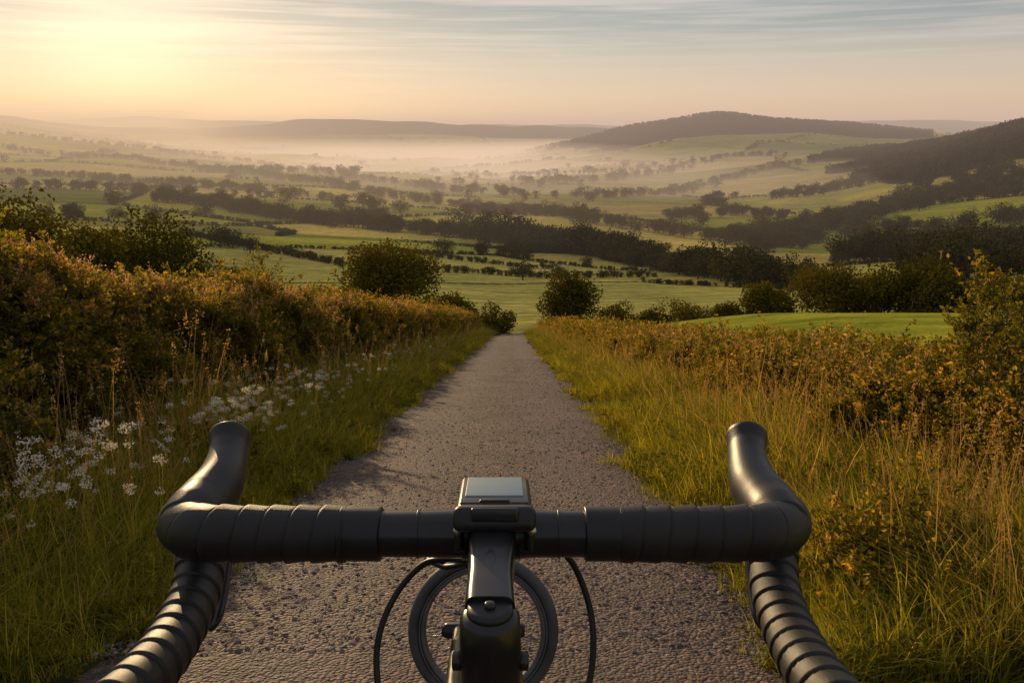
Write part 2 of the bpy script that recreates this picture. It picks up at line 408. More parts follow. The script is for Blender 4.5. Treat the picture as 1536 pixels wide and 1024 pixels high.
WID = [1.15, .95, 1.35, .8, 1.1]; LOWS = [.1, .14, .06, .1, .02]
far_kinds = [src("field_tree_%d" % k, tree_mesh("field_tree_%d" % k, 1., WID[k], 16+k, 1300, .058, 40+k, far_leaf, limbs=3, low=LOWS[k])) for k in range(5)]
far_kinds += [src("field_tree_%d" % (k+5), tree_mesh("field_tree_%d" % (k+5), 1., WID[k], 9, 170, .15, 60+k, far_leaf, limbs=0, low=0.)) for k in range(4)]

PT = []; SC = []
def plant(x, y, h, sink=.06):
    PT.append((x, y, float(zt(x, y))-h*sink)); SC.append(h)
def band(poly, width, spacing, hmin, hmax, lone=0):
    G = [ground_at(*p) for p in poly]
    for a, b in zip(G[:-1], G[1:]):
        L = math.hypot(b[0]-a[0], b[1]-a[1]); n = max(1, int(L/spacing))
        for k in range(n):
            if random.random() < lone: continue
            t = (k+random.random())/n
            x = a[0]+(b[0]-a[0])*t+random.gauss(0, width*.5); y = a[1]+(b[1]-a[1])*t+random.gauss(0, width*.5)
            plant(x, y, random.uniform(hmin, hmax)*(1.3 if random.random() < .15 else 1))
band([(235,302),(330,310),(430,330),(560,344),(690,356)], 9, 2.6, 8, 13)
band([(690,356),(790,366),(880,378),(960,398),(1060,414),(1175,434)], 7, 2.0, 6, 11)
band([(720,362),(800,368),(880,382),(960,396)], 6, 2.4, 11, 15)
band([(270,352),(380,372),(520,400)], 1.5, 1.6, 2.0, 3.8)
band([(650,408),(740,412),(830,418),(980,416)], 1.2, 1.3, 1.8, 3.2)
band([(560,372),(700,392),(830,404)], 1.2, 1.3, 1.6, 2.6)
band([(0,262),(100,266),(190,272)], 10, 5, 9, 12)
band([(0,222),(200,240),(400,266),(560,292),(640,305)], 20, 7, 10, 15, .2)
band([(0,203),(120,213),(240,226),(400,248),(540,268)], 40, 12, 11, 16, .2)
band([(150,275),(300,282),(420,290),(520,302)], 10, 6, 8, 13, .3)
band([(640,305),(760,318),(900,338),(1040,358),(1190,372)], 14, 5, 8, 13, .2)
band([(1130,372),(1230,350),(1330,318),(1440,290),(1536,268)], 28, 4, 11, 16)
band([(1290,318),(1400,295),(1560,288)], 40, 4, 11, 16)
band([(1360,290),(1450,270),(1560,262)], 40, 4.5, 11, 16)
band([(1160,300),(1290,275),(1420,262),(1536,245)], 25, 6, 10, 15)
band([(1270,395),(1350,384),(1440,380),(1560,374)], 12, 2.6, 10, 15, .15)
band([(1290,350),(1400,345),(1560,330)], 14, 3.8, 9, 14, .2)
band([(1380,414),(1470,422),(1600,417)], 10, 2.4, 8, 12)
band([(1430,397),(1490,389),(1600,384)], 12, 2.6, 10, 15, .1)
band([(880,300),(1000,292),(1120,262),(1260,240),(1400,228)], 28, 8, 10, 15, .2)
band([(780,282),(900,272),(1040,246),(1160,232)], 40, 11, 12, 17, .2)
band([(700,262),(860,262),(980,250)], 60, 13, 12, 18, .2)
band([(420,258),(560,272),(700,290),(820,300)], 40, 10, 10, 16, .3)
band([(1000,330),(1100,322),(1200,330)], 16, 7, 8, 13, .3)
for px, py, hp in [(330,372,36),(376,380,28),(172,308,22),(430,302,22),(692,345,36),(733,358,44),(772,366,52),(788,368,46),(838,420,24),(783,420,30),(715,312,16),(560,318,26),(1290,372,38),(1400,360,34),(545,312,26),(512,318,26),(110,322,18),(600,320,22),(1055,338,22),(655,300,16),(385,292,20),(850,326,18),(1340,388,30),(350,372,30)]:
    g_ = ground_at(px, py); plant(g_[0], g_[1], hp*g_[3]/FPX*1.05)
def hedgerow(n, rmin, rmax, tol, keep, hlo, hhi, tfrac, th):
    az = rng.uniform(R(-38), R(38), n); r = np.sqrt(rng.uniform(rmin**2, rmax**2, n))
    x = r*np.sin(az); y = r*np.cos(az); f, e, dd = fieldinfo(x, y)
    ok = (e < tol) & (hkeep(dd) < keep)
    hm, bm, fm = woodness(x, y); ok &= ~(hm | fm | bm)
    cl = np.sin(x/37+1)*np.sin(y/53)+np.sin((x-y)/71)
    for a, b, c_ in zip(x[ok], y[ok], cl[ok]):
        plant(a, b, random.uniform(*th) if random.random() < (tfrac*3.5 if c_ > .8 else tfrac*.12) else random.uniform(hlo, hhi))
hedgerow(170000, 150, 480, .45, .7, .9, 2.0, .03, (5, 9))
hedgerow(240000, 480, 1300, .9, .75, 1.8, 3.4, .08, (9, 13))
hedgerow(170000, 1300, 3600, 2.2, .8, 3.0, 6, .15, (12, 17))
hedgerow(14000, 3600, 6000, 9, .9, 6, 11, .3, (12, 17))
az = rng.uniform(R(20), R(38), 20000); r = np.sqrt(rng.uniform(1150**2, 2500**2, 20000)); x = r*np.sin(az); y = r*np.cos(az)
hm, _, _ = woodness(x, y)
for a, b in list(zip(x[hm], y[hm]))[:5500]: plant(a, b, random.uniform(12, 20))
az = rng.uniform(R(0), R(28), 12000); r = rng.uniform(3500, 5000, 12000); x = r*np.sin(az); y = r*np.cos(az)
_, bm, _ = woodness(x, y)
for a, b in list(zip(x[bm], y[bm]))[:3500]: plant(a, b, random.uniform(14, 20))
n = len(PT)
rot = np.zeros((n, 3)); rot[:, 2] = rng.uniform(0, 6.28, n)
S = np.array(SC); sw = rng.uniform(.95, 1.35, n); PA = np.array(PT); rp = np.hypot(PA[:, 0], PA[:, 1])
lod = (S/rp*FPX < 15)
scatter("distant_woodland", PT, rot, np.stack([S*sw, S*sw, S], 1), np.where(lod, rng.integers(5, 9, n), rng.integers(0, 5, n)), far_kinds)

def named_tree(name, px, top_py, wpx, d, seed, nleaf=7000, nblob=34, ls_=.28, low=.12):
    x, y, z = at_range(px, d)
    az, te = bearing(px, top_py); hh = CAMZ+d*te-z; w = wpx/FPX*d
    ob = link(bpy.data.objects.new(name, tree_mesh(name, hh, w, nblob, nleaf, ls_, seed, low=low)))
    ob.location = (x, y, z-.1); ob.rotation_euler[2] = seed
    return ob
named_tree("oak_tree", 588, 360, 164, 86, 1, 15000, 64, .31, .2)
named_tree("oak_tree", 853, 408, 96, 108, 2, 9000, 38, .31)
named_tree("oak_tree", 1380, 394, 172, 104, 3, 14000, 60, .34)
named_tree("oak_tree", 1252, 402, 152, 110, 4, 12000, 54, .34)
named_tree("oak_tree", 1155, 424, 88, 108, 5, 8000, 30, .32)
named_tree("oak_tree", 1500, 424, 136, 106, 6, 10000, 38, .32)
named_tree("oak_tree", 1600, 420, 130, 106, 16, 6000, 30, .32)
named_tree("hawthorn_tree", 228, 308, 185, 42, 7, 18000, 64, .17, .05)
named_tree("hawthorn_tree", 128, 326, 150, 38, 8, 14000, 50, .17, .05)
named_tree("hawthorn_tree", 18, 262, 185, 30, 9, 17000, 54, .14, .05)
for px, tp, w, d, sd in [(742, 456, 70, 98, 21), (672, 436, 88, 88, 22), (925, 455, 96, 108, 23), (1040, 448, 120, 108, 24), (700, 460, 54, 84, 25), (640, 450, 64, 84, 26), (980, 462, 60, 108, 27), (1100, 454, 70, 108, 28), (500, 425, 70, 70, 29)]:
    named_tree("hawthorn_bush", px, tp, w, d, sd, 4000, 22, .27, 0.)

# ------------------------------------------------------------------ near vegetation kinds
def ribbon(base, az, lean, h, w, nseg=4, droop=1.):
    t = np.linspace(0, 1, nseg+1)
    out = lean*(t**2)*h; zz = h*(t-.25*droop*lean*t**3)
    c = np.stack([base[0]+np.cos(az)*out, base[1]+np.sin(az)*out, zz], 1)
    ww = w*.5*np.sqrt(np.clip(1-t**1.6, .01, 1)); sd = np.array([-math.sin(az), math.cos(az), 0])
    V = np.empty((2*(nseg+1), 3)); V[0::2] = c-sd*ww[:, None]; V[1::2] = c+sd*ww[:, None]
    k = np.arange(nseg)*2; Q = np.stack([k, k+1, k+3, k+2], 1)
    return V, Q
class Acc:
    def __init__(s): s.V = []; s.Q = []; s.M = []; s.L = []; s.o = 0
    def add(s, V, Q, mi=0, lv=.5):
        s.V.append(V); s.Q.append(Q+s.o); s.o += len(V); s.M.append(np.full(len(Q), mi)); s.L.append(np.broadcast_to(lv, (len(Q),)))
    def mesh(s, name, mats): return mesh_np(name, np.concatenate(s.V), np.concatenate(s.Q), mats, np.concatenate(s.M), np.concatenate(s.L))
def tuft(name, n, hmin, hmax, rad, seed, w=.006, stalks=0, dry=.05):
    g = np.random.default_rng(seed); A = Acc()
    for k in range(n):
        a = g.uniform(0, 6.28); rr_ = rad*math.sqrt(g.random())
        V, Q = ribbon((rr_*math.cos(a), rr_*math.sin(a)), g.uniform(0, 6.28), g.uniform(.1, .95), g.uniform(hmin, hmax), w*g.uniform(.6, 1.2))
        A.add(V, Q, 1 if g.random() < dry else 0, g.random())
    for k in range(stalks):
        az = g.uniform(0, 6.28); ln = g.uniform(.05, .3); h = hmax*g.uniform(1.1, 1.7); b = g.normal(size=2)*rad*.4
        V, Q = ribbon(b, az, ln, h, .003); A.add(V, Q, 1, g.random())
        tip = np.array([b[0]+math.cos(az)*ln*h, b[1]+math.sin(az)*ln*h, h*(1-.25*ln)])
        m_ = 22; t = g.random(m_); cen = tip+np.stack([g.normal(size=m_)*.006*(1.2-t), g.normal(size=m_)*.006*(1.2-t), (t-.8)*.11], 1)
        V, Q = leaf_quads(cen, .011, np.array([[0, 0, 1.]]), 1.5, .5, g); A.add(V, Q, 1, g.random(m_))
    return src(name, A.mesh(name, [grass_m, dry_m]))
tufts = [tuft("t0", 42, .14, .34, .11, 1), tuft("t1", 42, .2, .46, .12, 2), tuft("t2", 40, .25, .6, .12, 3),
         tuft("t3", 36, .12, .3, .12, 4, w=.008), tuft("t4", 28, .3, .55, .1, 5, stalks=3, dry=.15)]
def weed(name, seed):
    g = np.random.default_rng(seed); A = Acc()
    for k in range(9):
        az = g.uniform(0, 6.28); h = g.uniform(.12, .4); ln = g.uniform(.2, .9); V, Q = ribbon((0, 0), az, ln, h, .005); A.add(V, Q, 0, .4)
        m_ = 12; t = g.uniform(.3, 1, m_); cen = np.stack([np.cos(az)*ln*t*t*h, np.sin(az)*ln*t*t*h, h*t*(1-.2*ln)], 1)
        V, Q = leaf_quads(cen, g.uniform(.03, .065, m_), None, 0, .6, g); A.add(V, Q, 0, g.random(m_)*.7)
    return src(name, A.mesh(name, [hedge_leaf]))
weeds = [weed("weed_5", 4), weed("weed_6", 8)]
def sprig(name, seed, nst=6, nl=26, R_=.2, ls_=.03, tall=False):
    g = np.random.default_rng(seed); A = Acc()
    for k in range(nst):
        d = g.normal(size=3); d[2] = abs(d[2])*(2.5 if tall else .8); d /= np.linalg.norm(d); L = R_*g.uniform(.6, 1.2)*(1.5 if tall else 1)
        P = catmull([(0, 0, 0), d*L*.5+g.normal(size=3)*.02, d*L], 4)
        V, Q = sweep(P, np.linspace(.0028, .001, 4), seg=3, cap=False); A.add(V, Q, 1, .5)
        t = g.uniform(.15, 1, nl); cen = d*L*t[:, None]+g.normal(size=(nl, 3))*.012
        V, Q = leaf_quads(cen, ls_*g.uniform(.6, 1.3, nl), d[None, :], .8, .6, g); A.add(V, Q, 0, g.random(nl)*.75+.25*t)
    return src(name, A.mesh(name, [hedge_leaf, bark]))
sprigs = [sprig("s0", 1), sprig("s1", 2, 7, 26, .22, .030), sprig("s2", 3, 5, 24, .2, .040), sprig("s3", 4, 4, 28, .26, .032, True)]
def blossom(name, seed):
    g = np.random.default_rng(seed); A = Acc()
    for k in range(5):
        d = g.normal(size=3)*np.array([.5, .5, 0])+np.array([0, 0, 1]); d /= np.linalg.norm(d); L = g.uniform(.1, .24)
        P = catmull([(0, 0, 0), d*L*.5, d*L], 4); V, Q = sweep(P, .0016, seg=3, cap=False); A.add(V, Q, 0, .3)
        m_ = 18; t = g.uniform(.6, 1.05, m_); cen = d*L*t[:, None]+g.normal(size=(m_, 3))*.012
        V, Q = leaf_quads(cen, g.uniform(.008, .018, m_), None, 0, .8, g); A.add(V, Q, 0, g.random(m_))
        m_ = 20; t = g.uniform(.1, .8, m_); cen = d*L*t[:, None]+g.normal(size=(m_, 3))*.02
        V, Q = leaf_quads(cen, g.uniform(.02, .03, m_), None, 0, .6, g); A.add(V, Q, 1, g.random(m_))
    return src(name, A.mesh(name, [blos_m, hedge_leaf]))
bloss = [blossom("b0", 1), blossom("b1", 2)]
def umbel(name, seed):
    g = np.random.default_rng(seed); A = Acc()
    for k in range(3):
        az = g.uniform(0, 6.28); h = g.uniform(.35, .62); ln = g.uniform(.05, .3); V, Q = ribbon((0, 0), az, ln, h, .004); A.add(V, Q, 1, .6)
        tip = np.array([math.cos(az)*ln*h, math.sin(az)*ln*h, h*(1-.25*ln)])
        m_ = 34; a = g.uniform(0, 6.28, m_); q = .024*np.sqrt(g.random(m_))
        cen = tip+np.stack([q*np.cos(a), q*np.sin(a), .008*g.normal(size=m_)-q*.25], 1)
        V, Q = leaf_quads(cen, g.uniform(.006, .011, m_), None, 0, .9, g); A.add(V, Q, 0, g.random(m_))
    return src(name, A.mesh(name, [white_m, grass_m]))
umbels = [umbel("flower_0", 1), umbel("flower_1", 2)]

def onplane(x, s, h=0.):
    y = s*math.cos(AL); return (x, y, -y*TA+h)
def srand(n, a, b, p=1.):
    u = rng.random(n)
    if abs(p-1) < 1e-6: return a*(b/a)**u
    q = 1-p; return (a**q+u*(b**q-a**q))**(1/q)

def verge(name, x0, x1, n, left):
    s = srand(n, 2.6, 80, 1.15); t = rng.random(n); x = x0+(x1-x0)*t
    x += (np.sin(s*1.7)*.10+np.sin(s*4.3)*.07+rng.normal(size=n)*.07)*(t < .3)
    P = np.array([onplane(a, b, -.01) for a, b in zip(x, s)])
    k = rng.integers(0, 4, n); k = np.where(t < .12, np.where(rng.random(n) < .5, 0, 3), k)
    k = np.where((t > .3) & (rng.random(n) < .20), 4, k)
    wd = rng.random(n) < (.16 if left else .09); k = np.where(wd, rng.integers(5, 7, n), k)
    sc = (.38+(.70 if left else .62)*np.clip(t/.5, 0, 1))*rng.uniform(.6, 1.25, n)*(1+.15*np.sin(s*1.1)+.15*np.sin(s*2.9+x*2))
    sx_ = sc*(1.15+1.5*np.clip(s/35, 0, 1))
    rot = rng.normal(size=(n, 3))*.15; rot[:, 2] = rng.uniform(0, 6.28, n)
    kinds = [src("%s_kind_%02d" % (name, i_), o_.data) for i_, o_ in enumerate(tufts+weeds)]
    return scatter(name, P, rot, np.stack([sx_, sx_, sc], 1), k, kinds)
verge("grass_verge", -1.55, -3.7, 6800, True)
verge("grass_verge", 1.14, 3.2, 6800, False)

def hedge(name, xf, xb, top, n, s0, s1, blossoms, seed, bfrom=.72):
    par = empty(name); g = np.random.default_rng(seed)
    sgn = 1 if xf > 0 else -1; wdt = abs(xb-xf)
    topf = lambda s: top*(1+.06*np.sin(s*.9+seed)+.05*np.sin(s*2.3+1)+.03*np.sin(s*5.1))
    bul = lambda s, h: .18*np.sin(s*1.6+h*3+seed)+.11*np.sin(s*4.1+h*5)
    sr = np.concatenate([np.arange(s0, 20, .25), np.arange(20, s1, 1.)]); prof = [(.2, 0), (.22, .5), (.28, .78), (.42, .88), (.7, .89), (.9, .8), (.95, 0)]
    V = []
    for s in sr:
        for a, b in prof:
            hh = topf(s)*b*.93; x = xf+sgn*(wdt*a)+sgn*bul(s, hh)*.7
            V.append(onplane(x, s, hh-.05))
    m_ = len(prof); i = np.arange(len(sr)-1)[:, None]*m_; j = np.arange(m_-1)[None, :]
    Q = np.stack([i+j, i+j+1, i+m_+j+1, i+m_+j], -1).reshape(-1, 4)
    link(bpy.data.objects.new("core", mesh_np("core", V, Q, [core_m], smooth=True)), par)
    s = srand(n, s0, s1, 1.); u = g.random(n); Tp = topf(s)
    front = u < .6
    hh = np.where(front, g.random(n)**.8*Tp, Tp*(1-.12*g.random(n)**2)+.02)
    xx = np.where(front, .02+.2*g.random(n)**1.5+np.maximum(0, hh/Tp-.75)*.6, g.random(n))
    x = xf+sgn*(wdt*xx)+sgn*np.where(front, bul(s, hh), 0)
    sc = g.uniform(.7, 1.25, n)*(1+1.1*np.clip((s-8)/45, 0, 1))
    hh = hh-.1*sc
    P = np.array([onplane(a, b, c_) for a, b, c_ in zip(x, s, hh)])
    rot = g.normal(size=(n, 3))*.5; rot[:, 2] = g.uniform(0, 6.28, n)
    k = g.integers(0, 3, n); sho = (~front) & (g.random(n) < .30); k = np.where(sho, 3, k)
    sc = np.where(sho, sc*g.uniform(.8, 1.4, n), sc)
    if blossoms:
        bl = (hh > Tp*bfrom) & (g.random(n) < blossoms) & ~sho; k = np.where(bl, g.integers(4, 6, n), k)
        P[bl, 2] += .06
        rot[bl, :2] *= .3
    kinds = [src("%s_kind_%02d" % (name, i_), o_.data) for i_, o_ in enumerate(sprigs+bloss)]
    scatter("foliage", P, rot, sc, k, kinds, par)
    return par
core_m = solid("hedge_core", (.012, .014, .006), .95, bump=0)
hedge("hedge", -3.45, -5.0, 1.72, 10500, 3.6, 82, .55, 3)
hedge("hedge", 2.95, 4.5, .98, 8000, 3.4, 84, .22, 5)
def shrub(name, x, s, r, h, n, seed):
    g = np.random.default_rng(seed); d = g.normal(size=(n, 3)); d[:, 2] = np.abs(d[:, 2]); d /= np.linalg.norm(d, axis=1)[:, None]
    q = (.5+.5*g.random(n)**.5)*(1+.2*np.sin(d[:, 0]*7+seed)*np.sin(d[:, 1]*6)+.15*np.sin(d[:, 2]*9))
    b = onplane(x, s); P = np.array(b)+d*q[:, None]*np.array([r, r, h])-np.array([0, 0, .05])
    rot = g.normal(size=(n, 3))*.45; rot[:, 2] = g.uniform(0, 6.28, n)
    kinds = [src("%s_kind_%02d" % (name, i_), o_.data) for i_, o_ in enumerate(sprigs)]
    scatter(name, P, rot, g.uniform(.7, 1.25, n), g.integers(0, 4, n), kinds)
shrub("hawthorn_shrub", 3.6, 5.4, .85, 1.35, 500, 3)
shrub("hawthorn_shrub", 3.1, 4.4, .45, .75, 200, 4)
shrub("hawthorn_shrub", 4.7, 7.2, .8, 1.15, 300, 8)
shrub("hawthorn_shrub", -3.3, 4.6, .6, 1.1, 220, 5)
shrub("hawthorn_shrub", -4.3, 12.5, .9, 1.95, 380, 6)
shrub("low_bush", 1.95, 3.5, .42, .36, 280, 9)
n = 200; s = np.concatenate([srand(100, 4.5, 36, 1.), rng.normal(9.5, .9, 44), rng.normal(6.8, .4, 30), rng.normal(3.9, .25, 26)])
x = np.concatenate([rng.uniform(-3.4, -2.1, 100), rng.normal(-2.75, .25, 44), rng.normal(-2.3, .2, 30), rng.normal(-2.3, .15, 26)])
P = np.array([onplane(a, b) for a, b in zip(x, s)]); rot = rng.normal(size=(n, 3))*.12; rot[:, 2] = rng.uniform(0, 6.28, n)
scatter("wildflowers", P, rot, rng.uniform(.85, 1.35, n), rng.integers(0, 2, n), umbels)
def stone(name, seed, mat):
    g = np.random.default_rng(seed); bm = bmesh.new(); bmesh.ops.create_icosphere(bm, subdivisions=1, radius=1)
    for v in bm.verts: v.co = Vector((v.co.x*1.2, v.co.y, v.co.z*.6))*float(g.uniform(.7, 1.15))
    me = bpy.data.meshes.new(name); bm.to_mesh(me); bm.free(); me.materials.append(mat); return src(name, me)
st = [stone("stone_%d" % k, k, solid("stone_mat_%d" % k, c_, .8)) for k, c_ in enumerate([(.10, .076, .066), (.24, .18, .14), (.045, .038, .036), (.15, .098, .075)])]
n = 24000; s = srand(n, 2.8, 26, 1.3); x = np.where(rng.random(n) < .35, -.18+rng.choice([-1, 1], n)*(1.48-.35*rng.random(n)**1.7), rng.uniform(-1.6, 1.25, n))
y = s*math.cos(AL); z_ = -y*TA+.012+.03*(1-((x+.18)/1.5)**2)
sc = .0038+.012*rng.random(n)**3
scatter("road_gravel_stones", np.stack([x, y, z_], 1), rng.uniform(0, 6, (n, 3))*np.array([.1, .1, 1]), sc, rng.integers(0, 4, n), st)

# ------------------------------------------------------------------ bicycle
rubber = solid("handlebar_tape", (.010, .009, .0085), .48, bump=.35, bscale=1500, var=.6, spec=.36)
blk = solid("black_anodised_metal", (.008, .008, .009), .3, metal=.0, bump=.05, coat=.1, var=.5, spec=.38)
hoodm = solid("hood_rubber", (.011, .0100, .0095), .42, bump=.2, bscale=900, var=.5, spec=.36)
plast = solid("black_plastic", (.009, .010, .011), .4, var=.4, spec=.35)
steel = solid("steel", (.45, .44, .42), .3, metal=1.)
tyre_m = solid("tyre_rubber", (.035, .035, .037), .7, bump=.3, bscale=300, var=.8)
rim_m = solid("grey_rim", (.07, .07, .075), .45, var=.6)
scr_m, nt, ns, ls = newmat("display_sky_tint")
p = N(nt, 'ShaderNodeBsdfPrincipled'); tcn = N(nt, 'ShaderNodeTexCoord'); 
ls.new(mixc(nt, noise(nt, tcn.outputs['Object'], 20, 2), (.16, .24, .28), (.24, .31, .33)), p.inputs['Base Color'])  # blue-grey of the reflected sky is put into the base colour
p.inputs['Roughness'].default_value = .5; p.inputs['Coat Weight'].default_value = .1; p.inputs['Specular IOR Level'].default_value = .2
finish(scr_m, nt, p.outputs[0])
bike = empty("road_bicycle")
X0 = -.0195
def mir(P, side):
    P = np.array(P, float).copy()
    if side: P[:, 0] = 2*X0-P[:, 0]
    return P
def wrap(s, ph):
    q = (s/.0175+ph/(2*math.pi)) % 1.
    return .0016*q-.0022*np.exp(-((q-.96)/.06)**2)-.0006
for side in (0, 1):
    tag = "right" if side else "left"
    P = [C(520, 800, .534), C(450, 800, .534), C(380, 800, .534), C(325, 799, .534), C(292, 796, .541), C(279, 786, .560), C(285, 775, .590), C(302, 775, .63)]
    P = mir(catmull(P, 400), side)
    tube_obj("bar_tape_"+tag, P, .0186, rubber, bike, seg=48, rfn=wrap)
    tube_obj("tape_finish_"+tag, mir(catmull([C(573, 800, .534), C(545, 800, .534), C(512, 800, .534)], 20), side), np.array([.0168]+[.0180]*17+[.0184, .0180]), plast, bike, seg=40)
    P = catmull([C(276, 792, .552), C(288, 778, .565), C(306, 758, .585), C(328, 728, .608), C(339, 698, .630), C(344, 672, .648), C(345, 653, .658), C(345, 645, .661)], 60)
    t = np.linspace(0, 1, 60)
    rad = np.interp(t, [0, .15, .3, .45, .6, .70, .82, .92, .97, 1], [.0185, .0205, .0205, .0182, .0158, .0154, .0172, .0158, .011, .001])
    tube_obj("brake_hood_"+tag, mir(P, side), rad, hoodm, bike, seg=32, flat=(1.12, .97))
    P = catmull([C(342, 670, .672), C(340, 740, .690), C(338, 820, .680), C(330, 890, .655), C(318, 945, .630)], 40)
    tube_obj("brake_lever_"+tag, mir(P, side), np.concatenate([np.linspace(.010, .008, 36), [.007, .006, .004, .001]]), blk, bike, seg=16, flat=(1.3, .6))
    P = catmull([C(296, 800, .628), C(300, 850, .612), C(289, 900, .585), C(262, 955, .545), C(222, 1010, .500), C(165, 1070, .455), C(110, 1130, .42)], 300)
    tube_obj("drop_"+tag, mir(P, side), .0178, rubber, bike, seg=40, rfn=wrap)
P = catmull([C(560, 800, .534), C(650, 800, .534), C(728, 800, .534), C(806, 800, .534), C(915, 800, .534)], 60)
xs = np.linspace(0, 1, 60); tube_obj("handlebar", P, np.interp(xs, [0, .25, .35, .65, .75, 1], [.0150, .0155, .0162, .0162, .0155, .0150]), blk, bike, seg=40)
for a, b in ((694, 702), (772, 780), (627, 630), (836, 839)):
    tube_obj("clamp_ring", catmull([C(a, 800, .534), C((a+b)/2, 800, .534), C(b, 800, .534)], 6), .0172 if b-a > 4 else .0163, blk, bike, seg=36)
def rbox(name, cen, ax, ay, az_, dims, mat, bev=.003, parent=bike, seg=4, taper=1.):
    bm = bmesh.new(); bmesh.ops.create_cube(bm, size=1)
    for v in bm.verts:
        k_ = taper if v.co.y > 0 else 1.
        v.co = Vector((v.co.x*dims[0]*k_, v.co.y*dims[1], v.co.z*dims[2]))
    bmesh.ops.bevel(bm, geom=bm.edges[:], offset=bev, segments=seg, affect='EDGES', profile=.5)
    me = bpy.data.meshes.new(name); bm.to_mesh(me); bm.free(); me.materials.append(mat)
    for p_ in me.polygons: p_.use_smooth = True
    ob = link(bpy.data.objects.new(name, me), parent)
    M = Matrix(((ax[0], ay[0], az_[0], cen[0]), (ax[1], ay[1], az_[1], cen[1]), (ax[2], ay[2], az_[2], cen[2]), (0, 0, 0, 1)))
    ob.matrix_basis = M; return ob
ex = np.array([1., 0, 0])
def frame_from(a, b):
    ay = (b-a)/np.linalg.norm(b-a); az_ = np.cross(ex, ay); az_ /= np.linalg.norm(az_); return ex, ay, az_
a = C(742, 757, .520); b = C(742, 714, .590); fx = frame_from(a, b); mid = (a+b)/2
L_ = np.linalg.norm(b-a)
rbox("computer_body", mid-fx[2]*.008, *fx, (.0500, L_+.004, .016), plast, .005)
rbox("computer_bezel", mid-fx[2]*.0004, *fx, (.0455, L_*.90, .002), blk, .0009)
rbox("computer_screen", mid+fx[2]*.0006+fx[1]*.005, *fx, (.0395, L_*.66, .0016), scr_m, .0007)
rbox("computer_button", mid+fx[2]*.0004-fx[1]*L_*.415, *fx, (.020, .0035, .003), plast, .001)
rbox("computer_mount", C(742, 776, .515), *frame_from(C(742, 778, .50), C(742, 772, .56)), (.052, .046, .016), plast, .005)
rbox("mount_front_plate", C(742, 772, .494), ex, up, -fw, (.030, .009, .005), blk, .002)
for px in (690, 794):
    rbox("mount_side", C(px, 790, .520), ex, -fw, up, (.006, .03, .026), plast, .0025)
    tube_obj("mount_bolt", [C(px+(-3 if px < 740 else 3), 795, .502), C(px+(-3 if px < 740 else 3), 795, .4985)], .0032, steel, bike, seg=12)
def loft(name, path, ws, hs, mat, sup=3.2, seg=32, parent=bike):
    path = np.asarray(path); n = len(path); T = np.gradient(path, axis=0); T /= np.linalg.norm(T, axis=1)[:, None]
    ph = np.linspace(0, 2*math.pi, seg, endpoint=False); cx = np.sign(np.cos(ph))*np.abs(np.cos(ph))**(2/sup); cy = np.sign(np.sin(ph))*np.abs(np.sin(ph))**(2/sup)
    V = []
    for k in range(n):
        u = ex; w = np.cross(u, T[k]); w /= np.linalg.norm(w)
        V += list(path[k]+np.outer(cx*ws[k]/2, u)+np.outer(cy*hs[k]/2, w))
    F = [(k*seg+j, k*seg+(j+1) % seg, (k+1)*seg+(j+1) % seg, (k+1)*seg+j) for k in range(n-1) for j in range(seg)]
    F += [tuple(range(seg))[::-1], tuple((n-1)*seg+j for j in range(seg))]
    me = bpy.data.meshes.new(name); me.from_pydata([tuple(v) for v in V], [], F); me.materials.append(mat)
    for p_ in me.polygons: p_.use_smooth = len(p_.vertices) == 4
    return link(bpy.data.objects.new(name, me), parent)
t = np.linspace(0, 1, 30)
P = catmull([C(738, 800, .528), C(738, 825, .500), C(736, 865, .470), C(735, 905, .440), C(735, 930, .424)], 30)
loft("stem", P, np.interp(t, [0, .15, .6, .85, 1], [.036, .030, .026, .027, .027]), np.interp(t, [0, .2, .8, 1], [.034, .030, .028, .028]), blk, 5.)
P = catmull([C(737, 798, .505), C(736, 850, .462), C(735, 900, .427)], 20)
loft("stem_spine", P, np.linspace(.014, .010, 20), np.full(20, .010), blk, 2.6)
dwn = -up*.96+fw*.28; dwn /= np.linalg.norm(dwn)
top = C(735, 918, .418)
tube_obj("steerer_clamp", [top, top+dwn*.003, top+dwn*.02, top+dwn*.045, top+dwn*.05], [.013, .0158, .0165, .0165, .0155], blk, bike, seg=32, upv=(0, 1, 0))
tube_obj("top_cap", [top-dwn*.0035, top-dwn*.003, top+dwn*.001], [.009, .0118, .0125], plast, bike, seg=32, upv=(0, 1, 0))
tube_obj("top_cap_bolt", [top-dwn*.006, top-dwn*.0055, top-dwn*.002], [.002, .0030, .0032], blk, bike, seg=16, upv=(0, 1, 0))
tube_obj("head_tube", [top+dwn*.051, top+dwn*.055, top+dwn*.17], [.018, .0185, .021], blk, bike, seg=32, upv=(0, 1, 0))
for sgn in (-1, 1):
    q = top+dwn*.030+ex*.017*sgn
    tube_obj("clamp_bolt", [q-ex*.003*sgn, q+ex*.003*sgn, q+ex*.0035*sgn], [.005, .005, .0035], blk, bike, seg=14)
def cable(name, pts): tube_obj(name, catmull(pts, 70), .0024, plast, bike, seg=12)
cable("brake_cable", [C(700, 838, .545), C(672, 838, .575), C(635, 846, .59), (C(598, 885, .59)), C(572, 940, .585), C(565, 1000, .58), C(580, 1075, .57), C(640, 1150, .56)])
cable("gear_cable", [C(790, 815, .545), C(835, 822, .58), C(862, 850, .59), C(883, 905, .59), C(890, 960, .585), C(884, 1020, .58), C(860, 1090, .57), C(800, 1160, .56)])
cable("brake_cable_inner", [C(700, 845, .55), C(672, 850, .57), C(655, 845, .585), C(640, 838, .6)])
WD = 1.0; wc = C(725, 945, WD); wr = 113/FPX*WD
